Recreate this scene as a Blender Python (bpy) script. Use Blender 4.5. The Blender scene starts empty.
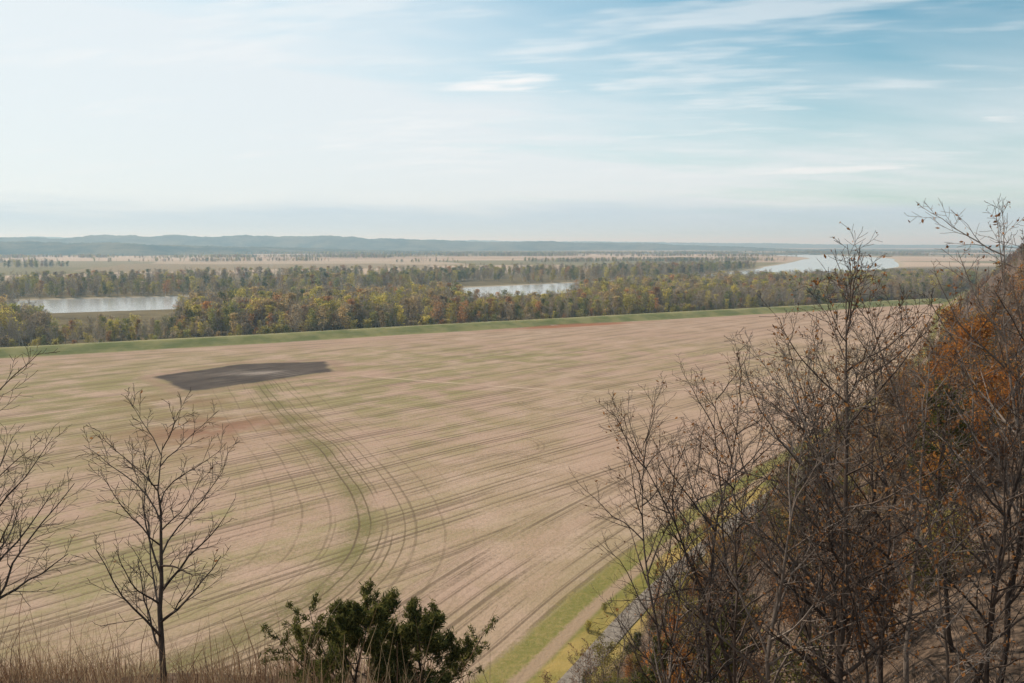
import bpy, math, numpy as np
from mathutils import Vector
R=np.random.default_rng
scene=bpy.context.scene
rad=math.radians

# ------------------------------------------------------------------ noise
def vnoise(x,y,seed=0):
    x=np.asarray(x,float);y=np.asarray(y,float)
    xi=np.floor(x);yi=np.floor(y);xf=x-xi;yf=y-yi
    def h(a,b):
        v=np.sin(a*127.1+b*311.7+seed*74.7)*43758.5453
        return v-np.floor(v)
    u=xf*xf*(3-2*xf);v=yf*yf*(3-2*yf)
    return (h(xi,yi)*(1-u)+h(xi+1,yi)*u)*(1-v)+(h(xi,yi+1)*(1-u)+h(xi+1,yi+1)*u)*v
def fbm(x,y,o=4,seed=0):
    s=0;a=.5;f=1.
    for i in range(o):
        s=s+a*vnoise(x*f,y*f,seed+i*13);a*=.5;f*=2.03
    return s
def sstep(a,b,x):
    t=np.clip((x-a)/(b-a),0,1);return t*t*(3-2*t)
def catmull(P,n=8):
    P=np.array(P,float);Q=np.vstack([2*P[0]-P[1],P,2*P[-1]-P[-2]]);out=[]
    for i in range(1,len(Q)-2):
        for t in np.linspace(0,1,n,endpoint=False):
            a,b,c,d=Q[i-1:i+3]
            out.append(.5*((2*b)+(-a+c)*t+(2*a-5*b+4*c-d)*t*t+(-a+3*b-3*c+d)*t**3))
    out.append(P[-1]);return np.array(out)
def sdist(x,y,P):
    """signed distance, positive to the right of travel direction"""
    best=np.full(np.shape(x),1e12);sg=np.ones(np.shape(x))
    for i in range(len(P)-1):
        ax,ay=P[i];dx,dy=P[i+1]-P[i];L2=dx*dx+dy*dy
        t=np.clip(((x-ax)*dx+(y-ay)*dy)/L2,0,1)
        qx=x-ax-t*dx;qy=y-ay-t*dy;d=qx*qx+qy*qy
        m=d<best
        best=np.where(m,d,best);sg=np.where(m,np.where(dx*qy-dy*qx<0,1.,-1.),sg)
    return np.sqrt(best)*sg

# ------------------------------------------------------------------ plan of the place
EDGE=np.vstack([[(-1800,-2600),(-112,-56)],
   catmull([(-2,108),(16,139),(51,189),(138,302),(246,470),(440,808),(700,1150),(1200,1500),(3000,2200)],5),[(9000,3600)]])
RIVER=catmull([(-2600,150),(-1200,490),(-800,625),(-410,810),(-150,945),(30,1075),(300,1330),(640,1760),(900,2220),(1210,2900),(1450,3530),(1560,5000)],4)
RW=88.
def rscale(y): return np.interp(y,[600,850,960,1450,2100],[.86,.86,1.,1.,.58])
WATERWAY=catmull([(-112,345),(-102,323),(-76,267),(-53,222),(-39,189),(-33,168),(-31,148),(-33.5,132),(-39,121),(-48,109),(-70,92),(-110,70)],5)
PATH2=catmull([(-84,366),(-50,350),(-18,337),(20,324),(60,322),(120,345)],4)
PATCH=np.array([(-162,356),(-136,396),(-96,404),(-84,372),(-131,318)])
def levd(x,y): return -.482*x+.876*(y-566)

def height(x,y,full=False):
    x=np.asarray(x,float);y=np.asarray(y,float)
    s=sdist(x,y,EDGE)
    dl=levd(x,y)
    dr=np.abs(sdist(x,y,RIVER))*rscale(y)
    gul=(fbm(x/38,y/38,3,5)-.45)*22*sstep(40,90,np.hypot(x,y))
    ss=s+gul*sstep(14,40,s)
    b=np.interp(ss,[-1e6,15,24,60,78,140,400,1500,1e6],[0,0,7,50,58,62,68,75,80])
    b=b+sstep(20,50,s)*(fbm(x/9,y/9,3,9)-.45)*2.2+sstep(60,200,s)*(fbm(x/160,y/160,3,2)-.4)*22
    yp=np.maximum(y,0)
    led=58.4-.47*yp-1.7*np.maximum(0,y-15.5)-.75*np.maximum(0,x+1.2)*np.clip(y/7,0,1)-1.2*np.maximum(0,-x-24)-.35*np.maximum(0,x-3)
    led=led+(fbm(x/2.2,y/2.2,3,3)-.45)*.9*sstep(3,8,np.hypot(x,y))
    b=np.where(np.hypot(x,y)<90,np.maximum(b,led),b)
    b=np.where(np.hypot(x,y)<6,np.minimum(b,58.4),b)
    fl=1-sstep(-8,2,s)
    lev=3.6*np.clip((16-np.abs(dl-13))/12,0,1)*fl
    riv=-3.2*(1-sstep(RW-12,RW+14,dr))*(1-sstep(0,30,s))
    und=(fbm(x/70,y/70,3,1)-.45)*.8*fl*(1-sstep(1200,2500,np.hypot(x,y)))
    z=b+lev+riv+und
    if full: return z,s,dl,dr
    return z
def gz(x,y): return float(height(np.array([x]),np.array([y]))[0])

# ------------------------------------------------------------------ mesh helpers
def quad_mesh(name,V,F,mats=(),midx=None,attrs=None,smooth=False,cols=None,link=True):
    me=bpy.data.meshes.new(name)
    V=np.asarray(V,np.float32);F=np.asarray(F,np.int32)
    me.vertices.add(len(V));me.vertices.foreach_set('co',V.ravel())
    me.loops.add(F.size);me.loops.foreach_set('vertex_index',F.ravel())
    me.polygons.add(len(F));me.polygons.foreach_set('loop_start',np.arange(0,F.size,4,dtype=np.int32))
    try: me.polygons.foreach_set('loop_total',np.full(len(F),4,np.int32))
    except Exception: pass
    for m in mats: me.materials.append(m)
    if midx is not None: me.polygons.foreach_set('material_index',np.asarray(midx,np.int32))
    me.polygons.foreach_set('use_smooth',np.full(len(F),smooth,bool))
    for k,a in (attrs or {}).items():
        at=me.attributes.new(k,'FLOAT','POINT');at.data.foreach_set('value',np.asarray(a,np.float32))
    me.update(calc_edges=True)
    ob=bpy.data.objects.new(name,me)
    if link: scene.collection.objects.link(ob)
    return ob
class MB:
    def __init__(s): s.V=[];s.F=[];s.M=[];s.A=[];s.n=0
    def add(s,V,F,m,a):
        s.V.append(V);s.F.append(F+s.n);s.M.append(np.full(len(F),m));s.A.append(np.broadcast_to(a,(len(V),)) );s.n+=len(V)
    def tube(s,P,r,k,m=0,a=.5):
        n=len(P);T=np.gradient(P,axis=0);T/=np.linalg.norm(T,axis=1)[:,None]+1e-9
        ref=np.array([0,0,1.]) if abs(T[0][2])<.8 else np.array([1.,0,0])
        U=np.cross(T,ref);U/=np.linalg.norm(U,axis=1)[:,None]+1e-9;W=np.cross(T,U)
        an=np.arange(k)*2*math.pi/k
        ring=P[:,None]+r[:,None,None]*(U[:,None]*np.cos(an)[None,:,None]+W[:,None]*np.sin(an)[None,:,None])
        i=np.arange(n-1)[:,None]*k;j=np.arange(k)[None];j2=(j+1)%k
        F=np.stack([i+j,i+j2,i+k+j2,i+k+j],-1).reshape(-1,4)
        s.add(ring.reshape(-1,3),F,m,a)
    def leaves(s,C,size,rng,m=1,asp=.6,D=None,flat=0):
        n=len(C)
        if n==0:return
        a=rng.normal(size=(n,3))
        if D is not None: a=D+a*.45
        a/=np.linalg.norm(a,axis=1)[:,None]
        b=np.cross(a,rng.normal(size=(n,3)));b/=np.linalg.norm(b,axis=1)[:,None]
        sz=size*rng.uniform(.6,1.3,n)[:,None]
        a=a*sz*.5;b=b*sz*.5*asp
        V=np.stack([C-a,C+b*.9-a*.1,C+a,C-b*.9-a*.1],1).reshape(-1,3)
        F=np.arange(4*n).reshape(-1,4)
        s.add(V,F,m,np.repeat(rng.uniform(0,1,n),4))
    def obj(s,name,mats,link=True,smooth=False):
        return quad_mesh(name,np.vstack(s.V),np.vstack(s.F),mats,np.concatenate(s.M),{'lv':np.concatenate(s.A)},smooth,link=link)

def grow(mb,p,d,L,r,lev,P,rng,tips,sides):
    mx=P['levels']
    n=max(3,int(P['segs'][lev]))
    pts=[p];dd=d.copy()
    W=rng.normal(0,P['wob']*(1 if lev==0 else 1.7),(n,3))
    for i in range(n):
        dd=dd+W[i];dd[2]+=P['trop'][lev];dd/=math.sqrt(dd@dd)
        pts.append(pts[-1]+dd*(L/n))
    pts=np.array(pts);t=np.linspace(0,1,n+1)
    tip=.06 if lev==0 else P['tip']
    rr=np.maximum(r*(1-(1-tip)*t**.8),P['rmin'])
    mb.tube(pts,rr,sides[lev],0,rng.uniform())
    if lev>=P['leaflev']: tips.append(pts[1:])
    if lev<mx:
        nc=P['nch'][lev]
        lo=P['lo'][lev]
        ph=rng.uniform(0,6.28)
        for k in range(nc):
            tt=lo+(1-lo)*(k+rng.uniform(.1,.9))/nc
            f=tt*n;i=min(int(f),n-1);q=pts[i]+(pts[i+1]-pts[i])*(f-i)
            T=pts[i+1]-pts[i];T/=math.sqrt(T@T)
            a=rad(rng.uniform(*P['ang'][lev]));ph+=2.4+rng.normal(0,.5)
            ref=np.array([0,0,1.]) if abs(T[2])<.9 else np.array([1.,0,0])
            U=np.cross(T,ref);U/=math.sqrt(U@U);Wv=np.cross(T,U)
            nd=T*math.cos(a)+(U*math.cos(ph)+Wv*math.sin(ph))*math.sin(a)
            cl=L*P['len'][lev]*rng.uniform(.65,1.15)*P['env'](tt) if lev==0 else L*P['len'][lev]*rng.uniform(.6,1.15)*(1.1-.6*tt)
            cr=max(rr[i]*rng.uniform(.45,.68),P['rmin'])
            if lev==0: cr=max(cr,cl*.009)
            grow(mb,q,nd,cl,cr,lev+1,P,rng,tips,sides)

BARE=dict(levels=3,segs=[11,7,4,3],wob=.07,trop=[.03,.05,.04,.02],tip=.22,rmin=.004,leaflev=3,
    nch=[17,8,5],lo=[.28,.15,.12],ang=[(28,55),(25,50),(25,50)],len=[.36,.42,.5],env=lambda t:1.15-.75*t)

def bare_tree(name,H,r,seed,mats,lean=(0,0),leaves=60,link=True,lsz=.09,**kw):
    rng=R(seed);P=dict(BARE);P.update(kw);mb=MB();tips=[]
    d=np.array([lean[0],lean[1],1.]);d/=np.linalg.norm(d)
    grow(mb,np.array([0,0,-.3]),d,H,r,0,P,rng,tips,[7,5,3,3,3])
    if leaves:
        T=np.vstack(tips);C=T[rng.integers(0,len(T),leaves)]+rng.normal(0,.03,(leaves,3));C[:,2]-=.03
        mb.leaves(C,lsz,rng)
    return mb.obj(name,mats,link)
def leafy_tree(name,H,r,seed,mats,nl,ls,spread=.35,link=False,lo=.2,clump=.5,**kw):
    rng=R(seed);P=dict(BARE);P.update(dict(levels=2,leaflev=1,nch=[16,7],rmin=.02,len=[spread,.45],segs=[9,5,3],lo=[lo,.2]));P.update(kw)
    mb=MB();tips=[]
    grow(mb,np.array([0,0,-.3]),np.array([0,0,1.]),H*.93,r,0,P,rng,tips,[5,3,3])
    T=np.vstack(tips);w=vnoise(T[:,0]*.5+seed,T[:,1]*.5+T[:,2]*.4,seed)
    T=T[w>.33]
    C=T[rng.integers(0,len(T),nl)]+rng.normal(0,clump,(nl,3))*[1,1,.7]
    mb.leaves(C,ls,rng)
    return mb.obj(name,mats,link)

# ------------------------------------------------------------------ node helper
class NT:
    def __init__(s,tree): s.t=tree;s.n=tree.nodes;s.l=tree.links
    def node(s,ty,**k):
        n=s.n.new(ty)
        for a,b in k.items(): setattr(n,a,b)
        return n
    def put(s,sock,v):
        if hasattr(v,'sk'): s.l.new(v.sk,sock)
        elif isinstance(v,(tuple,list)):
            sock.default_value=tuple(v)+((1,) if len(v)==3 and len(sock.default_value)==4 else ())
        else: sock.default_value=v
    def m(s,op,a,b=0.,c=None):
        n=s.node('ShaderNodeMath',operation=op);s.put(n.inputs[0],a);s.put(n.inputs[1],b)
        if c is not None:s.put(n.inputs[2],c)
        return S(s,n.outputs[0])
    def ss(s,a,b,x):
        n=s.node('ShaderNodeMapRange',interpolation_type='SMOOTHSTEP');s.put(n.inputs[0],x)
        if a<=b: n.inputs[1].default_value=a;n.inputs[2].default_value=b
        else: n.inputs[1].default_value=b;n.inputs[2].default_value=a;n.inputs[3].default_value=1;n.inputs[4].default_value=0
        return S(s,n.outputs[0])
    def mix(s,f,a,b,bt='MIX'):
        n=s.node('ShaderNodeMix',data_type='RGBA',blend_type=bt);s.put(n.inputs[0],f);s.put(n.inputs[6],a);s.put(n.inputs[7],b)
        return S(s,n.outputs[2])
    def vec(s,x,y,z=0.):
        n=s.node('ShaderNodeCombineXYZ');s.put(n.inputs[0],x);s.put(n.inputs[1],y);s.put(n.inputs[2],z);return S(s,n.outputs[0])
    def sep(s,v):
        n=s.node('ShaderNodeSeparateXYZ');s.put(n.inputs[0],v);return [S(s,o) for o in n.outputs]
    def noise(s,v,sc,de=4,ro=.55,di=0.):
        n=s.node('ShaderNodeTexNoise');s.put(n.inputs['Vector'],v);n.inputs['Scale'].default_value=sc
        n.inputs['Detail'].default_value=de;n.inputs['Roughness'].default_value=ro;n.inputs['Distortion'].default_value=di
        return S(s,n.outputs[0])
    def noise2(s,a,b,de=2,ro=.55):
        n=s.node('ShaderNodeTexNoise',noise_dimensions='2D');s.put(n.inputs['Vector'],s.vec(a,b,0.));n.inputs['Scale'].default_value=1
        n.inputs['Detail'].default_value=de;n.inputs['Roughness'].default_value=ro
        return S(s,n.outputs[0])
    def attr(s,name,ty='GEOMETRY',col=False):
        n=s.node('ShaderNodeAttribute',attribute_type=ty);n.attribute_name=name
        return S(s,n.outputs['Color' if col else 'Fac'])
class S:
    def __init__(s,nt,sk): s.nt=nt;s.sk=sk
    def __add__(s,o): return s.nt.m('ADD',s,o)
    __radd__=__add__
    def __sub__(s,o): return s.nt.m('SUBTRACT',s,o)
    def __rsub__(s,o): return s.nt.m('SUBTRACT',o,s)
    def __mul__(s,o): return s.nt.m('MULTIPLY',s,o)
    __rmul__=__mul__
    def __truediv__(s,o): return s.nt.m('DIVIDE',s,o)
    def abs(s): return s.nt.m('ABSOLUTE',s)
    def sat(s):
        r=s.nt.m('MULTIPLY',s,1.);r.sk.node.use_clamp=True;return r
def new_mat(name,rough=.9,spec=.2):
    m=bpy.data.materials.new(name);m.use_nodes=True
    nt=NT(m.node_tree);b=nt.n['Principled BSDF'];b.inputs['Roughness'].default_value=rough
    b.inputs['Specular IOR Level'].default_value=spec
    return m,nt,b
def diff_mat(name):
    m=bpy.data.materials.new(name);m.use_nodes=True
    nt=NT(m.node_tree);nt.n.remove(nt.n['Principled BSDF'])
    d=nt.node('ShaderNodeBsdfDiffuse');nt.l.new(d.outputs[0],nt.n['Material Output'].inputs[0])
    return m,nt,d
def bump(nt,b,h,st,dist):
    n=nt.node('ShaderNodeBump');n.inputs['Strength'].default_value=st;n.inputs['Distance'].default_value=dist
    nt.put(n.inputs['Height'],h);nt.l.new(n.outputs[0],b.inputs['Normal'])

# ------------------------------------------------------------------ materials
def mat_bark(name,c1,c2,sc=6):
    m,nt,b=diff_mat(name)
    lv=nt.attr('lv')
    if sc>1:
        g=nt.node('ShaderNodeNewGeometry');P=S(nt,g.outputs['Position'])
        lv=nt.ss(.3,.7,nt.noise(P,sc,1,.6)*.7+lv*.3)
    nt.put(b.inputs[0],nt.mix(lv,c1,c2))
    return m
BARK=mat_bark('bark_grey_brown',(.11,.085,.068),(.26,.215,.18),.5)
BARKD=mat_bark('bark_dark',(.048,.036,.030),(.125,.096,.078))
BARKP=mat_bark('bark_pale',(.28,.225,.17),(.54,.45,.36),.5)
def mat_leaf(name,cols,inst=False,trans=.5):
    m,nt,df=diff_mat(name)
    lv=nt.attr('lv')
    if inst:
        base=nt.attr('tint','INSTANCER',True)
        c=nt.mix(1.,base,nt.mix(lv,(.50,.50,.55),(1.5,1.45,1.25)),'MULTIPLY')
    else:
        r=nt.node('ShaderNodeValToRGB');nt.put(r.inputs[0],lv)
        e=r.color_ramp.elements
        while len(e)<len(cols): e.new(.5)
        for i,cc in enumerate(cols): e[i].position=i/(len(cols)-1);e[i].color=(*cc,1)
        c=S(nt,r.outputs[0])
    nt.put(df.inputs[0],c)
    tr=nt.node('ShaderNodeBsdfTranslucent');nt.put(tr.inputs[0],c)
    mx=nt.node('ShaderNodeMixShader');mx.inputs[0].default_value=trans
    nt.l.new(df.outputs[0],mx.inputs[1]);nt.l.new(tr.outputs[0],mx.inputs[2])
    nt.l.new(mx.outputs[0],nt.n['Material Output'].inputs[0])
    return m
LEAFI=mat_leaf('foliage_tinted',None,True)
DRYLEAF=mat_leaf('dry_leaves',[(.11,.052,.03),(.27,.12,.045),(.42,.20,.07)])
OAKLEAF=mat_leaf('oak_autumn_leaves',[(.18,.08,.035),(.38,.165,.05),(.50,.27,.07)])
JUN=mat_leaf('juniper_foliage',[(.040,.050,.016),(.11,.115,.035),(.24,.21,.065)],trans=.35)
GRS=mat_leaf('dry_grass_blades',[(.14,.075,.05),(.28,.18,.11),(.44,.33,.20)],trans=.3)

# ground
GM,nt,b=diff_mat('field_and_bluff_ground')
g=nt.node('ShaderNodeNewGeometry');P=S(nt,g.outputs['Position']);x,y,z=nt.sep(P)
sr=nt.attr('sroad');dl=nt.attr('dlev');dt=nt.attr('dtrk');dp=nt.attr('dpat');d2=nt.attr('dpath');dr=nt.attr('driv')
gmask=nt.attr('gmask');red=nt.attr('redm');pst=nt.attr('pstreak');spoil=nt.attr('spoil')
A1=nt.attr('arc1');A2=nt.attr('arc2');A3=nt.attr('arc3')
wn=nt.noise(P,1/60,1)
r0=(x-y)*.7071+wn*2.5;al=(x+y)*.7071
head=nt.ss(-26,-23,sr+wn*3);headl=nt.ss(-30,-26,dl+wn*4)
rr=r0+head*(sr-r0)
rr=rr+headl*(dl-rr)
rowB=nt.noise2(rr/.75,al/28,2,.6)
rowC=nt.noise2(rr/7.,al/160,2,.6)
big=nt.noise(P,1/110,3,.5);med=nt.noise(P,1/17,4,.6);fin=nt.noise(P,1/.9,3,.7)
brk=nt.noise2(rr/11,al/45,2,.6)
c=nt.mix(nt.ss(.3,.7,rowC*.5+med*.5),(.395,.272,.200),(.450,.318,.235))
c=nt.mix(nt.ss(.35,.62,big)*.35,c,(.37,.265,.19))
c=nt.mix(nt.ss(.40,.68,med)*.40,c,(.35,.225,.16))
c=nt.mix(nt.ss(.60,.35,med)*nt.ss(.4,.6,big)*.35,c,(.53,.40,.30))
c=nt.mix(nt.ss(.5,.7,rowB)*.28,c,(.23,.165,.115))
c=nt.mix(nt.ss(.45,.7,fin)*.32,c,(.23,.165,.115))
gn=nt.ss(.40,.58,big*.30+rowC*.15+med*.55)
gr=(gmask*gn*1.3).sat()
c=nt.mix(gr*nt.ss(.22,.58,fin*.4+brk*.6)*.72,c,(.23,.22,.085))
# evenly spaced wheel and drill lines
for per,ph,a0,a1,st in((3.8,0.,.86,.985,.74),(3.8,.9,.93,.99,.42),(11.4,2.,.94,.99,.75),(22.8,1.,.97,.995,.6)):
    wv=nt.m('SINE',rr*(6.2832/per)+ph)
    c=nt.mix(nt.ss(a0,a1,wv)*nt.ss(.28,.60,brk+(fin-.5)*.3)*st,c,(.145,.102,.068))
c=nt.mix((red*nt.ss(.35,.6,med)*.85).sat(),c,(.25,.13,.085))
# waterway
dtw=dt+(wn-.5)*3.+(med-.5)*1.0
ad=(dt+(med-.5)*5.+(fin-.5)*1.).abs()
ww=nt.ss(6.,.3,ad)*nt.ss(.30,.60,fin*.4+med*.6)
c=nt.mix(ww*.70,c,(.155,.142,.055))
tl=nt.ss(.80,.98,nt.m('SINE',dtw*(6.2832/2.5)))*nt.ss(13.,3.,(dt+3.).abs())*nt.ss(.30,.50,nt.noise2(dt/4.,y/70.,1))
c=nt.mix(tl*.72,c,(.11,.08,.046))
t2=nt.ss(.93,.995,nt.m('SINE',dtw*(6.2832/6.1)+1.))*nt.ss(34.,10.,dt.abs())*nt.ss(.30,.5,med+(brk-.5)*.5)
c=nt.mix(t2*.45,c,(.14,.10,.065))
c=nt.mix(nt.ss(1.8,.8,(d2+(med-.5)*4.).abs())*nt.ss(.3,.6,brk)*.4,c,(.56,.43,.32))
c=nt.mix(nt.ss(.6,.25,((d2-2.4)+(med-.5)).abs())*.45,c,(.22,.16,.11))
# turning arcs
for A in(A1,A2,A3):
    c=nt.mix(nt.ss(.50,.2,((A+(med-.5)*1.5).abs()-.9).abs())*nt.ss(.34,.55,med)*.36,c,(.17,.12,.08))
# ploughed patch
pm=nt.ss(1.6,-2.2,dp+(med-.5)*9.+(fin-.5)*3.)
pc=nt.mix(nt.ss(.35,.65,rowB*.5+med*.5),(.046,.038,.034),(.12,.094,.078))
pc=nt.mix(pst*nt.ss(.45,.6,rowB),pc,(.38,.32,.27))
c=nt.mix(pm*.95,c,pc)
c=nt.mix(nt.ss(6,0,(dp-4.).abs())*.5*(1.-pm),c,(.28,.18,.13))
c=nt.mix((spoil*nt.ss(-20,-10,dl)*nt.ss(.30,.46,med)*1.8).sat()*.9,c,(.28,.125,.065))
# levee and beyond
lv_=nt.mix(nt.ss(.35,.65,med),(.14,.155,.055),(.25,.23,.095))
lv_=nt.mix(nt.ss(.5,.7,rowB)*.4,lv_,(.28,.25,.14))
lv_=nt.mix(nt.ss(2.2,1.,(dl-13.).abs())*.5,lv_,(.33,.28,.19))
c=nt.mix(nt.ss(-6.,-2.,dl+(med-.5)*4.-spoil*3.),c,lv_)
fl=nt.mix(nt.ss(.35,.65,big*.5+med*.5),(.10,.08,.045),(.20,.16,.09))
c=nt.mix(nt.ss(26,31,dl+(med-.5)*6),c,fl)
# far flood-plain fields
vo=nt.node('ShaderNodeTexVoronoi');vo.distance='CHEBYCHEV';nt.put(vo.inputs['Vector'],nt.vec(x*.0011+y*.0004,y*.0016-x*.0003,0.));vo.inputs['Scale'].default_value=1.;vo.inputs['Randomness'].default_value=.8
vr,vg,vb=nt.sep(S(nt,vo.outputs['Color']))
ff=nt.mix(nt.ss(.2,.5,vr),(.20,.17,.09),(.43,.33,.24))
ff=nt.mix(nt.ss(.6,.9,vg)*.8,ff,(.33,.235,.16))
c=nt.mix(nt.ss(1500,1750,y-x*.4),c,ff)
c=nt.mix(nt.ss(RW+16,RW+4,dr)*nt.ss(20,26,dl),c,(.36,.30,.21))
# roadside verge
vg_=nt.mix(nt.ss(.35,.65,med),(.17,.16,.045),(.40,.28,.10))
c=nt.mix(nt.ss(-1.6,.6,sr+(med-.5)*4.+(fin-.5)*2),c,nt.mix(nt.ss(.4,.7,fin*.5+med*.5),(.17,.165,.05),(.30,.23,.095)))
c=nt.mix(nt.ss(3.2,4.2,sr+(fin-.5)*1.5)*nt.ss(6.4,5.4,sr),c,(.32,.23,.15))
c=nt.mix(nt.ss(6.,7.,sr+(med-.5)*2.),c,vg_)
lit=nt.mix(nt.ss(.35,.65,nt.noise(P,2.5,5,.75)),(.060,.044,.033),(.17,.12,.085))
c=nt.mix(nt.ss(13.,16.,sr+(med-.5)*4.),c,lit)
nt.put(b.inputs[0],c)
bump(nt,b,fin,.6,.3)

def cuts(segs):
    out=[]
    for a,bb,st in segs: out+=list(np.arange(a,bb,st))
    return out
def outward(v0,st,lim,g=1.13):
    o=[];v=v0
    while v<lim: o.append(v);v+=st;st*=g
    o.append(lim);return o
xs=[-v for v in outward(1500,14,45000)][::-1]+cuts([(-1488,-330,12),(-330,-30,3),(-30,42,1),(42,480,3),(480,1500,12)])+outward(1500,14,45000)
ys=[-v for v in outward(30,4,3000)][::-1]+cuts([(-26,60,1),(60,850,3),(850,2600,12)])+outward(2600,14,45000)
xs=np.array(sorted(set(xs)),float);ys=np.array(sorted(set(ys)),float)
X,Y=np.meshgrid(xs,ys);Xf=X.ravel();Yf=Y.ravel()
Z,s_,dl_,dr_=height(Xf,Yf,True)
nx=len(xs);ny=len(ys)
ii=(np.arange(ny-1)[:,None]*nx+np.arange(nx-1)[None]).ravel()
F=np.stack([ii,ii+1,ii+1+nx,ii+nx],1)
def polysd(x,y,P):
    Q=np.vstack([P,P[:1]]);d=np.abs(sdist(x,y,Q));ins=np.zeros(x.shape,bool)
    for i in range(len(P)):
        a=Q[i];c_=Q[i+1]
        cond=((a[1]>y)!=(c_[1]>y))&(x<(c_[0]-a[0])*(y-a[1])/(c_[1]-a[1]+1e-9)+a[0]);ins^=cond
    return np.where(ins,-d,d)
def bl(cx,cy,rx,ry): return np.exp(-np.minimum(((Xf-cx)/rx)**2+((Yf-cy)/ry)**2,50))
gm_=bl(-190,330,130,80)*.85+bl(-85,150,50,45)*.9+bl(-60,330,50,50)*.75+bl(-10,150,60,40)*.35+bl(60,400,170,120)*.4+bl(-30,250,60,50)*.4+bl(-150,220,60,60)*.5+bl(-20,430,160,40)*.4+.08
rd_=bl(-98,255,26,28)+bl(-130,300,22,12)*.6
def arcs(lst):
    best=np.full(Xf.shape,1e3)
    for cx,cy,r_,a0,a1 in lst:
        a=Xf-cx;bb=Yf-cy;q=np.hypot(a,bb)-r_;an=np.degrees(np.arctan2(bb,a))%360
        w_=(an-a0)%360<(a1-a0)
        q=np.where(w_,q,1e3);best=np.where(np.abs(q)<np.abs(best),q,best)
    return np.clip(best,-50,50)
attrs=dict(sroad=s_,dlev=dl_,driv=dr_,dtrk=sdist(Xf,Yf,WATERWAY),dpat=polysd(Xf,Yf,PATCH),dpath=sdist(Xf,Yf,PATH2),
  gmask=gm_,redm=rd_,pstreak=bl(-118,366,16,7),spoil=bl(50,580,48,34),
  arc1=arcs([(38,172,11,-60,150),(-4,232,13,-90,90),(20,300,17,180,380),(150,420,46,90,230)]),
  arc2=arcs([(-20,280,60,-80,40),(66,300,40,120,260)]),
  arc3=arcs([(-60,150,95,-30,60),(190,480,40,-120,60)]))
quad_mesh('ground',np.stack([Xf,Yf,Z],1),F,[GM],None,attrs,True)

# strips along a polyline
def strip(name,P,o1,o2,n,zf,mat,wf=None):
    d=np.gradient(P,axis=0);d/=np.linalg.norm(d,axis=1)[:,None];nr=np.stack([d[:,1],-d[:,0]],1)
    o=np.linspace(o1,o2,n);k=np.ones(len(P)) if wf is None else wf(P[:,1])
    A=P[:,None]+nr[:,None]*o[None,:,None]*k[:,None,None];A=A.reshape(-1,2)
    V=np.column_stack([A,zf(A[:,0],A[:,1])])
    i=(np.arange(len(P)-1)[:,None]*n+np.arange(n-1)[None]).ravel()
    return quad_mesh(name,V,np.stack([i,i+1,i+1+n,i+n],1),[mat],smooth=True)
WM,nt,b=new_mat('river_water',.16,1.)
b.inputs['Base Color'].default_value=(.36,.36,.335,1)  # paler than silty water itself: bright sky reflection painted into the base colour
g=nt.node('ShaderNodeNewGeometry');P=S(nt,g.outputs['Position'])
bump(nt,b,nt.noise(P,.35,3,.6)+nt.noise(P,.03,2)*2.,.35,.5)
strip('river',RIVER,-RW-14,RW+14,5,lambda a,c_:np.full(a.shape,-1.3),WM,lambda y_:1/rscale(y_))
RM,nt,b=diff_mat('gravel_road_surface')
g=nt.node('ShaderNodeNewGeometry');P=S(nt,g.outputs['Position'])
nt.put(b.inputs[0],nt.mix(nt.ss(.3,.7,nt.noise(P,1.3,4,.7)),(.16,.135,.11),(.29,.25,.205)))
EP=EDGE[1:-2]
dens=[EP[0]]
for i in range(len(EP)-1):
    k=max(1,int(np.linalg.norm(EP[i+1]-EP[i])/4))
    for j in range(1,k+1): dens.append(EP[i]+(EP[i+1]-EP[i])*j/k)
dens=np.array(dens);dens=dens[dens[:,1]<900]
strip('gravel_road',dens,9.6,12.8,5,lambda a,c_:height(a,c_)+.12,RM)

# ------------------------------------------------------------------ distant hills
HM,nt,b=diff_mat('wooded_hills')
g=nt.node('ShaderNodeNewGeometry');P=S(nt,g.outputs['Position'])
nt.put(b.inputs[0],nt.mix(nt.ss(.35,.65,nt.noise(P,.004,6,.75)),(.04,.05,.035),(.15,.135,.085)))
def hills(D,wd,px,pz,seed,amp):
    az=np.radians(np.linspace(-52,52,900));t=np.linspace(-1,1,13)
    A,T=np.meshgrid(az,t);dd=D+T*wd+(fbm(A*9,A*0+seed,2,seed)-.4)*900
    pxs=512+796*np.tan(A);h=np.interp(pxs,px,pz)
    prof=(np.cos(T*math.pi)*.5+.5)**.8
    hh=h*prof*(.82+.36*fbm(A*40,T*1.5+seed,4,seed))+(fbm(A*700,T*6,2,seed+3)-.4)*amp*prof
    V=np.stack([dd*np.sin(A),dd*np.cos(A),hh-2],-1).reshape(-1,3)
    n=len(az);i=(np.arange(len(t)-1)[:,None]*n+np.arange(n-1)[None]).ravel()
    quad_mesh('distant_hills',V,np.stack([i,i+1,i+1+n,i+n],1),[HM],smooth=True)
hills(5200,600,[-400,0,120,300,420,560,700,2000],[84,78,66,34,12,6,4,0],1,12)
hills(7600,900,[-400,0,100,200,330,480,640,720,800,2000],[122,108,120,138,122,88,62,36,12,8],2,14)
hills(12500,1400,[-400,0,300,500,700,900,1100,2000],[140,145,145,105,72,40,45,60],3,16)

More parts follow.
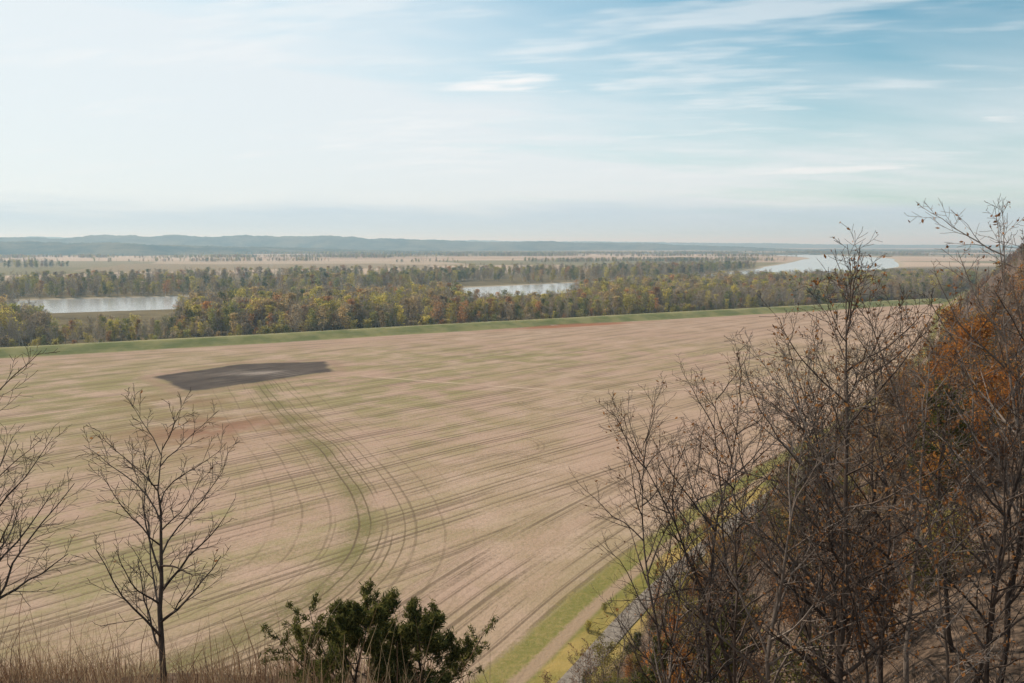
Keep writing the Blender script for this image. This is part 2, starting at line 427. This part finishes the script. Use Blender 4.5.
# ------------------------------------------------------------------ instancing
def instancer(name,pts,kind,rot,scl,tint,coll):
    me=bpy.data.meshes.new(name);me.vertices.add(len(pts));me.vertices.foreach_set('co',np.asarray(pts,np.float32).ravel())
    a=me.attributes.new('kind','INT','POINT');a.data.foreach_set('value',np.asarray(kind,np.int32))
    for k,v in(('rot',rot),('scl',scl)):
        a=me.attributes.new(k,'FLOAT_VECTOR','POINT');a.data.foreach_set('vector',np.asarray(v,np.float32).ravel())
    a=me.attributes.new('tint','FLOAT_COLOR','POINT');a.data.foreach_set('color',np.column_stack([tint,np.ones(len(pts))]).astype(np.float32).ravel())
    ob=bpy.data.objects.new(name,me);scene.collection.objects.link(ob)
    t=bpy.data.node_groups.new(name+'_scatter','GeometryNodeTree')
    t.interface.new_socket('Geometry',in_out='INPUT',socket_type='NodeSocketGeometry')
    t.interface.new_socket('Geometry',in_out='OUTPUT',socket_type='NodeSocketGeometry')
    N=t.nodes;L=t.links
    gi=N.new('NodeGroupInput');go=N.new('NodeGroupOutput');ip=N.new('GeometryNodeInstanceOnPoints')
    ci=N.new('GeometryNodeCollectionInfo');ci.inputs['Collection'].default_value=coll;ci.inputs['Separate Children'].default_value=True;ci.inputs['Reset Children'].default_value=True
    def na(nm,ty):
        n=N.new('GeometryNodeInputNamedAttribute');n.data_type=ty;n.inputs['Name'].default_value=nm;return n.outputs['Attribute']
    L.new(gi.outputs[0],ip.inputs['Points']);L.new(ci.outputs[0],ip.inputs['Instance']);ip.inputs['Pick Instance'].default_value=True
    L.new(na('kind','INT'),ip.inputs['Instance Index']);L.new(na('scl','FLOAT_VECTOR'),ip.inputs['Scale'])
    e=N.new('FunctionNodeEulerToRotation');L.new(na('rot','FLOAT_VECTOR'),e.inputs[0]);L.new(e.outputs[0],ip.inputs['Rotation'])
    L.new(ip.outputs[0],go.inputs[0])
    md=ob.modifiers.new('scatter','NODES');md.node_group=t
    print(name,len(pts))
    return ob
def coll_of(name,obs):
    c=bpy.data.collections.new(name)
    for o in obs: c.objects.link(o)
    return c

# far templates (20 m tall)
ft=[]
ft.append(leafy_tree('cottonwood_form_a',20,.35,11,[BARKP,LEAFI],1000,1.0,.34,lo=.08,clump=1.))
ft.append(leafy_tree('cottonwood_form_b',20,.30,12,[BARKP,LEAFI],900,.95,.26,lo=.08,clump=.8))
ft.append(leafy_tree('cottonwood_form_c',19,.30,13,[BARKP,LEAFI],450,.8,.38,lo=.15,clump=1.))
FB=dict(levels=3,nch=[14,6,4],rmin=.065,len=[.33,.45,.5],lo=[.2,.2,.2])
ft.append(bare_tree('cottonwood_form_d',20,.32,14,[BARKP,LEAFI],leaves=60,lsz=.7,link=False,**FB))
ft.append(bare_tree('cottonwood_form_e',20,.30,15,[BARKP,LEAFI],leaves=0,link=False,**FB))
ft.append(leafy_tree('cottonwood_form_f',8,.15,16,[BARKP,LEAFI],600,.8,.55,lo=.02,clump=1.))
FC=coll_of('floodplain_tree_forms',ft)
rng=R(77)
PAL=np.array([(.50,.43,.12),(.30,.30,.10),(.44,.33,.17),(.46,.25,.11),(.36,.29,.20),(.17,.185,.075)])
def palette(n,x,y,rng,w):
    k=rng.choice(6,n,p=w);return PAL[k]*rng.uniform(.6,1.25,(n,1))
# near flood-plain forest
n=90000;x=rng.uniform(-950,1250,n);y=rng.uniform(330,1500,n)
z,s,dl,dr=height(x,y,True)
ok=(dl>33)&(dr>RW+12)&(s<-12)&((fbm(x/60,y/60,3,4)>.27)|(dl<90))
nearside=sdist(x,y,RIVER)>0
lim=np.interp(x/y,[-.8,-.62,-.58,-.43,-.40,-.08,-.06,.07,.10,.3,.5,.7],[760,720,600,600,900,1000,790,790,1100,1250,1400,1500])
ok&=nearside&(np.hypot(x,y)<lim+ (fbm(x/30,y/30,2,8)-.5)*70)
ok&=rng.random(n)<np.where(dl>110,.6,1)
x,y,z,dl=x[ok],y[ok],z[ok],dl[ok];m=len(x)
gn=fbm(x/90,y/90,3,21);edge=dl<48
kind=rng.choice(5,m,p=[.11,.15,.18,.28,.28])
kind=np.where((gn>.50)&(rng.random(m)<.40),rng.choice(3,m),kind)
kind=np.where(edge&(rng.random(m)<.5),5,kind)
sc=rng.uniform(.5,1.18,m)*np.interp(x/y,[-.62,-.57,-.44,-.38,-.08,-.05,.06,.1,.5],[1.05,.64,.64,1.,1.,.80,.80,.95,1.])
sc=np.where(dl<60,sc*.88,sc)
tint=palette(m,x,y,rng,[.30,.16,.20,.08,.18,.08])
instancer('floodplain_forest',np.column_stack([x,y,z-.3]),kind,np.column_stack([0*x,0*x,rng.uniform(0,6.28,m)]),np.column_stack([sc*1.15,sc*1.15,sc]),tint,FC)
# far-bank forest and hedgerows
n=70000;x=rng.uniform(-2300,1500,n);y=rng.uniform(600,2300,n)
z,s,dl,dr=height(x,y,True);side=sdist(x,y,RIVER)<0
far=np.interp(x/y,[-1,-.6,-.3,0,.25,.36],[1350,1400,1500,1650,2000,2300])
ok=(dr>RW+12)&side&(np.hypot(x,y)<far)&(fbm(x/130,y/130,3,14)>.30)&((dr<RW+180)|(rng.random(n)<.7))&(rng.random(n)<.6)
x1,y1=x[ok],y[ok]
XR=[x1];YR=[y1]
def row(ax,ay,bx,by,wd,dn):
    L=math.hypot(bx-ax,by-ay);k=int(L*dn*1.6);t=rng.random(k)
    XX=ax+(bx-ax)*t+rng.normal(0,wd,k)+(fbm(t*6,t*0,2,7)-.45)*260;YY=ay+(by-ay)*t+rng.normal(0,wd,k)+(fbm(t*5,t*0,2,9)-.45)*260
    o=fbm(XX/200,YY/200,2,33)>.30;XR.append(XX[o]);YR.append(YY[o])
row(-2600,1900,-1100,2000,30,.3);row(-1900,2500,-600,2700,25,.25);row(-2600,3300,-400,3400,100,.9)
row(-300,2500,900,2700,50,.6);row(-900,4000,1200,3700,110,1.1);row(-3500,4600,500,4700,160,1.);row(1700,2700,2800,2900,70,1.);row(1950,3200,3600,3600,120,1.)
row(1330,2050,1900,2300,50,1.2);row(1900,3900,2100,5200,80,.8);row(200,4700,3500,5200,160,1.)
x=np.concatenate(XR);y=np.concatenate(YR);z,s,dl,dr=height(x,y,True);o=(dr>RW+8)&(s<-5);x,y,z=x[o],y[o],z[o];m=len(x)
kind=rng.choice(5,m,p=[.26,.22,.22,.15,.15]);sc=rng.uniform(.5,1.1,m)*np.where(y>2300,.75,1)
tint=palette(m,x,y,rng,[.20,.20,.17,.06,.21,.16])*.85
instancer('far_bank_forest',np.column_stack([x,y,z-.3]),kind,np.column_stack([0*x,0*x,rng.uniform(0,6.28,m)]),np.column_stack([sc*1.25,sc*1.25,sc]),tint,FC)

# bluff templates (10 m)
def juniper(name,H,seed,mats,nl,ls,link=False,spread=.3,ndl=1.5):
    rng=R(seed);P=dict(BARE);P.update(dict(levels=2,leaflev=2,nch=[26,9],rmin=.006,len=[spread,.38],segs=[8,5,3],lo=[.04,.25],ang=[(50,78),(30,55),(20,50)],env=lambda t:1.25-1.0*t,trop=[.02,.10,.10]))
    mb=MB();tips=[]
    grow(mb,np.array([0,0,-.3]),np.array([.05,0,1.]),H*.95,H*.02,0,P,rng,tips,[6,3,3])
    T=np.vstack(tips);D0=np.vstack([np.repeat((t_[-1]-t_[0])[None]/np.linalg.norm(t_[-1]-t_[0]),len(t_),0) for t_ in tips])
    k=rng.integers(0,len(T),nl)
    C=T[k]+rng.normal(0,ls*.55,(nl,3));D=D0[k]*.7+rng.normal(0,.55,(nl,3))+[0,0,.25]
    mb.leaves(C,ls*ndl,rng,D=D,asp=.22)
    return mb.obj(name,mats,link)
bt=[bare_tree('bluff_form_a',10.5,.10,31,[BARK,DRYLEAF],leaves=350,lsz=.13,link=False,rmin=.010,nch=[16,7,4]),
    bare_tree('bluff_form_b',11,.11,32,[BARK,DRYLEAF],leaves=100,lsz=.12,link=False,rmin=.010,nch=[16,7,4],ang=[(22,42),(20,45),(25,50)]),
    bare_tree('bluff_form_c',9.5,.09,33,[BARK,DRYLEAF],leaves=700,lsz=.13,link=False,rmin=.010,nch=[16,7,4],len=[.42,.45,.5]),
    leafy_tree('bluff_form_d',10,.13,34,[BARK,LEAFI],5500,.20,.40,lo=.15,clump=.3),
    leafy_tree('bluff_form_e',9,.12,35,[BARK,LEAFI],3000,.18,.42,lo=.2,clump=.28),
    juniper('bluff_form_f',6,36,[BARKD,JUN],7000,.17),
    bare_tree('bluff_form_g',3.2,.03,37,[BARK,DRYLEAF],leaves=200,link=False,rmin=.006,nch=[13,6,4],lo=[.02,.1,.1],len=[.6,.5,.5]),
    leafy_tree('bluff_form_h',2.8,.04,38,[BARK,LEAFI],2500,.11,.6,lo=.02,clump=.22)]
BC=coll_of('bluff_tree_forms',bt)
def scatter_bluff(name,n,box,smin,smax,dmin,dmax,kp,scr,cols,seed,cond=None):
    rng=R(seed);x=rng.uniform(box[0],box[1],n);y=rng.uniform(box[2],box[3],n)
    z,s,dl,dr=height(x,y,True);d=np.hypot(x,y)
    ok=(s>smin)&(s<smax)&(d>dmin)&(d<dmax)&(y>0)
    if cond is not None: ok&=cond(x,y,z)
    x,y,z=x[ok],y[ok],z[ok];m=len(x)
    kind=rng.choice(8,m,p=kp);sc=rng.uniform(scr[0],scr[1],m)
    cols=np.array(cols);tint=cols[rng.integers(0,len(cols),m)]*rng.uniform(.7,1.3,(m,1))
    instancer(name,np.column_stack([x,y,z-.1]),kind,np.column_stack([rng.normal(0,.06,m),rng.normal(0,.06,m),rng.uniform(0,6.28,m)]),np.column_stack([sc]*3),tint,BC)
    return m
AUT=[(.44,.19,.055),(.28,.14,.06),(.46,.29,.08),(.20,.12,.075),(.30,.26,.09),(.16,.155,.06),(.24,.18,.12)]
scatter_bluff('bluff_woodland',3400,(0,320,20,420),18,110,34,1600,[.24,.24,.20,.11,.13,.07,.005,.005],(.7,1.1),AUT,41)
scatter_bluff('bluff_woodland',16000,(60,1500,300,1800),14,200,400,2600,[.20,.18,.18,.20,.19,.05,0,0],(.75,1.25),AUT,42)
scatter_bluff('bluff_brush',4200,(-6,130,10,220),17,90,17,230,[0,0,0,0,0,.06,.42,.52],(.45,1.15),AUT,43,
   cond=lambda x,y,z:(x>1.6))
YG=[(.38,.31,.07),(.46,.34,.08),(.26,.24,.07),(.48,.23,.06)]
scatter_bluff('roadside_brush',8000,(-30,460,60,820),13,22,60,1000,[0,0,0,.03,.04,.03,.30,.60],(.5,1.2),YG,44)
scatter_bluff('field_edge_brush',4500,(-30,460,60,820),6.,9.2,60,1000,[0,0,0,0,0,0,.45,.55],(.25,.65),YG,45)

# ------------------------------------------------------------------ near trees
def place(ob,x,y,dz=0,rz=0):
    ob.location=(x,y,gz(x,y)+dz);ob.rotation_euler=(0,0,rz);return ob
near=[(4.0,18.5,54.8),(4.5,17.2,56.0),(5.1,17.5,57.0),(5.6,16,57.6),(7.2,17,57.6),(7.7,15.5,57.8),(8.7,16.5,58.4),
 (9.1,15,59.8),(9.7,15.2,60.5),(10.4,14.2,60.6),(8.2,13,58.0),(6.6,13.5,55.6),(7.6,12.2,56.2),(5.2,22,55.0),(7.0,22.5,56.0),(8.8,24,57.0),(11.2,22,58.0),(13.2,20,59.0),(9.4,19,57.5),(6.3,19.5,56.4),(12,26,57.5),
 (8.0,20,57.0),(10.6,18,58.4),(5.0,19.8,55.2)]
for i,(tx,ty,tz) in enumerate(near):
    H=max(4.5,tz-gz(tx,ty));rr_=R(500+i)
    ob=bare_tree('bare_tree',H,.0065*H+.012,100+i,[BARKD if i%3 else BARK,DRYLEAF],lean=(rr_.uniform(-.12,.05),rr_.uniform(-.05,.08)),leaves=int(rr_.integers(30,350)),
       nch=[20,8,5],lo=[.22,.12,.1],len=[rr_.uniform(.32,.42),.46,.5],ang=[(28,55),(25,52),(25,55)],wob=.085,env=lambda t:1.15-.7*t)
    place(ob,tx,ty)
# tall one
H=59.35-gz(6.75,15.5)
place(bare_tree('bare_oak_tree',H,.12,200,[BARKD,DRYLEAF],lean=(.03,0),leaves=620,nch=[34,10,5],lo=[.22,.15,.1],len=[.31,.48,.5],ang=[(35,68),(25,55),(25,55)],env=lambda t:1.2-.6*t,wob=.05,leaflev=2),6.6,15.5)
# saplings on the ledge
H=57.0-gz(-6.5,14)
place(bare_tree('bare_sapling',H,.075,223,[BARKD,DRYLEAF],lean=(.02,0),leaves=12,nch=[19,8,5],lo=[.2,.15,.12],len=[.54,.45,.5],ang=[(35,60),(25,50),(25,50)],env=lambda t:1.1-.6*t),-6.5,14)
place(bare_tree('bare_sapling',5.0,.08,230,[BARKD,DRYLEAF],lean=(.08,0),leaves=10,nch=[22,9,5],lo=[.2,.15,.12],len=[.62,.45,.5],ang=[(38,65),(25,50),(25,50)],env=lambda t:1.1-.5*t),-9.7,13.6)
# juniper and autumn oaks
place(juniper('juniper_bush',2.55,61,[BARKD,JUN],30000,.07,link=True,spread=.70),-2.8,13.6,-.2)
place(juniper('juniper_bush',2.4,62,[BARKD,JUN],22000,.07,link=True,spread=.62),-1.6,13.9,-.2)
for jx,jy,jh,sd_ in((6.6,38,6.5,63),(8.9,43,6.,64),(4.6,36,5.5,65),(9.5,34,6.,66)):
    place(juniper('juniper_tree',jh,sd_,[BARKD,JUN],16000,.15,link=True,spread=.34),jx,jy,-.2)
for ox,oy,oh,sd_,nl in((19.5,33,8.,71,2600),(24,41,8.5,72,4500),(12.5,30,5.5,74,2500),(31,62,10,75,6000),(15,26,4.5,76,1800),(10.5,21,3.5,77,1800),(7.6,30,4.5,78,2000)):
    place(leafy_tree('autumn_oak_tree',oh,.012*oh,sd_,[BARK,OAKLEAF],nl,.12,.40,link=True,lo=.15,clump=.22),ox,oy,-.1)

# dry grass on the ledge
rng=R(9);n=16000
gx=rng.uniform(-13,-.2,n);gy=rng.uniform(9.5,16.5,n)
k=fbm(gx/1.1,gy/1.1,3,6)>.41;gx,gy=gx[k],gy[k];n=len(gx);gzz=height(gx,gy)
Hh=rng.gamma(4,.09,n)+.10;Hh*=np.where(rng.random(n)<.12,2.3,1);w=rng.uniform(.003,.009,n);a=rng.uniform(0,6.28,n);bend=rng.uniform(.05,.5,n)*Hh
ba=rng.uniform(0,6.28,n)
lv=[]
for t,ww_ in((0,1),(.5,.8),(1,.25)):
    cx=gx+np.cos(ba)*bend*t*t;cy=gy+np.sin(ba)*bend*t*t;cz=gzz-.03+Hh*t*(1-.1*t)
    lv.append(np.stack([cx-np.cos(a)*w*ww_,cy-np.sin(a)*w*ww_,cz],1));lv.append(np.stack([cx+np.cos(a)*w*ww_,cy+np.sin(a)*w*ww_,cz],1))
V=np.stack(lv,1).reshape(-1,3);i=np.arange(n)*6
F=np.concatenate([np.stack([i,i+1,i+3,i+2],1),np.stack([i+2,i+3,i+5,i+4],1)])
quad_mesh('dry_grass',V,F,[GRS],None,{'lv':np.repeat(rng.random(n),6)})

# ------------------------------------------------------------------ haze (real air)
bpy.ops.mesh.primitive_cube_add(size=1,location=(0,17000,115));hz=bpy.context.object;hz.name='haze';hz.scale=(62000,48000,290)
hm=bpy.data.materials.new('haze_air');hm.use_nodes=True;hn=hm.node_tree;hn.nodes.clear()
o=hn.nodes.new('ShaderNodeOutputMaterial');v=hn.nodes.new('ShaderNodeVolumeScatter');v.inputs['Color'].default_value=(.50,.79,1,1);v.inputs['Density'].default_value=1.25e-4;v.inputs['Anisotropy'].default_value=.2
hn.links.new(v.outputs[0],o.inputs['Volume']);hz.data.materials.append(hm)

# ------------------------------------------------------------------ world
AZ,EL=-52,36
w=bpy.data.worlds.new('World');scene.world=w;w.use_nodes=True
nt=NT(w.node_tree);bg=nt.n['Background'];bg.inputs[1].default_value=.1
sk=nt.node('ShaderNodeTexSky');sk.sky_type='NISHITA';sk.sun_disc=False;sk.sun_elevation=rad(EL);sk.sun_rotation=rad(AZ%360);sk.air_density=1.;sk.dust_density=1.;sk.ozone_density=1.5
tc=nt.node('ShaderNodeTexCoord');D=S(nt,tc.outputs['Generated']);dx,dy,dz=nt.sep(D)
zz=nt.m('MAXIMUM',dz,0.)
px=dx/(zz+.10);py=dy/(zz+.10)
n1=nt.noise2(px*.30+py*.11,py*.72-px*.17,4,.62);n2=nt.noise2(px*.72,py*2.1+px*.4,4,.66)
el=nt.m('ARCSINE',dz)*57.2958;az=nt.m('ARCTAN2',dx,dy)*57.2958
left=nt.ss(32.,-20.,az)
veil=left*.64+nt.ss(17.,4.,el)*.62+(n1-.5)*1.5+.14
veil=(veil).sat()
skc=nt.mix(1.,S(nt,sk.outputs[0]),(.78,1.24,1.18),'MULTIPLY')
c=nt.mix(veil*.92,skc,(8.3,8.8,9.2))
wis=nt.ss(.50,.72,n2)*nt.ss(2.,7.,el)
c=nt.mix(wis*.5,c,(9.2,9.5,9.65))
def puff(a0,e0,wa,we,st):
    a=(az-a0)/wa;e=(el-e0)/we
    return nt.ss(.40,.85,nt.m('EXPONENT',(a*a+e*e)*-1.)*.70+(n2-.5)*2.0)*nt.ss(.05,.3,nt.m('EXPONENT',(a*a+e*e)*-1.))*st
for pf in((-.8,10.9,6.5,1.5,.95),(31.5,7.7,3.5,.9,.9),(22.,4.8,5.,.5,.6)):
    c=nt.mix(puff(*pf).sat(),c,(9.7,9.8,9.85))
band=nt.ss(3.3,1.5,el+(nt.noise2(az*.06,el*.6,3,.6)-.5)*2.0)
c=nt.mix(band*.7,c,(4.6,6.2,7.7))
nt.put(bg.inputs[0],c)
sd=bpy.data.lights.new('sun','SUN');sd.energy=4.8;sd.angle=rad(.6);sd.color=(1,.89,.76)
so=bpy.data.objects.new('sun',sd);scene.collection.objects.link(so)
d=Vector((math.sin(rad(AZ))*math.cos(rad(EL)),math.cos(rad(AZ))*math.cos(rad(EL)),math.sin(rad(EL))))
so.rotation_euler=d.to_track_quat('Z','Y').to_euler();so.location=(-30,0,120)

cd=bpy.data.cameras.new('camera');cd.lens=28;cd.sensor_width=36;cd.clip_start=.1;cd.clip_end=100000
co=bpy.data.objects.new('camera',cd);scene.collection.objects.link(co);co.location=(0,0,60);co.rotation_euler=(rad(90-7.02),0,0)
scene.camera=co
scene.view_settings.view_transform='Standard';scene.view_settings.look='None';scene.view_settings.exposure=0
print('GROUND',gz(0,0),gz(-6.5,14),gz(6.4,15.5),gz(9.7,15.2))
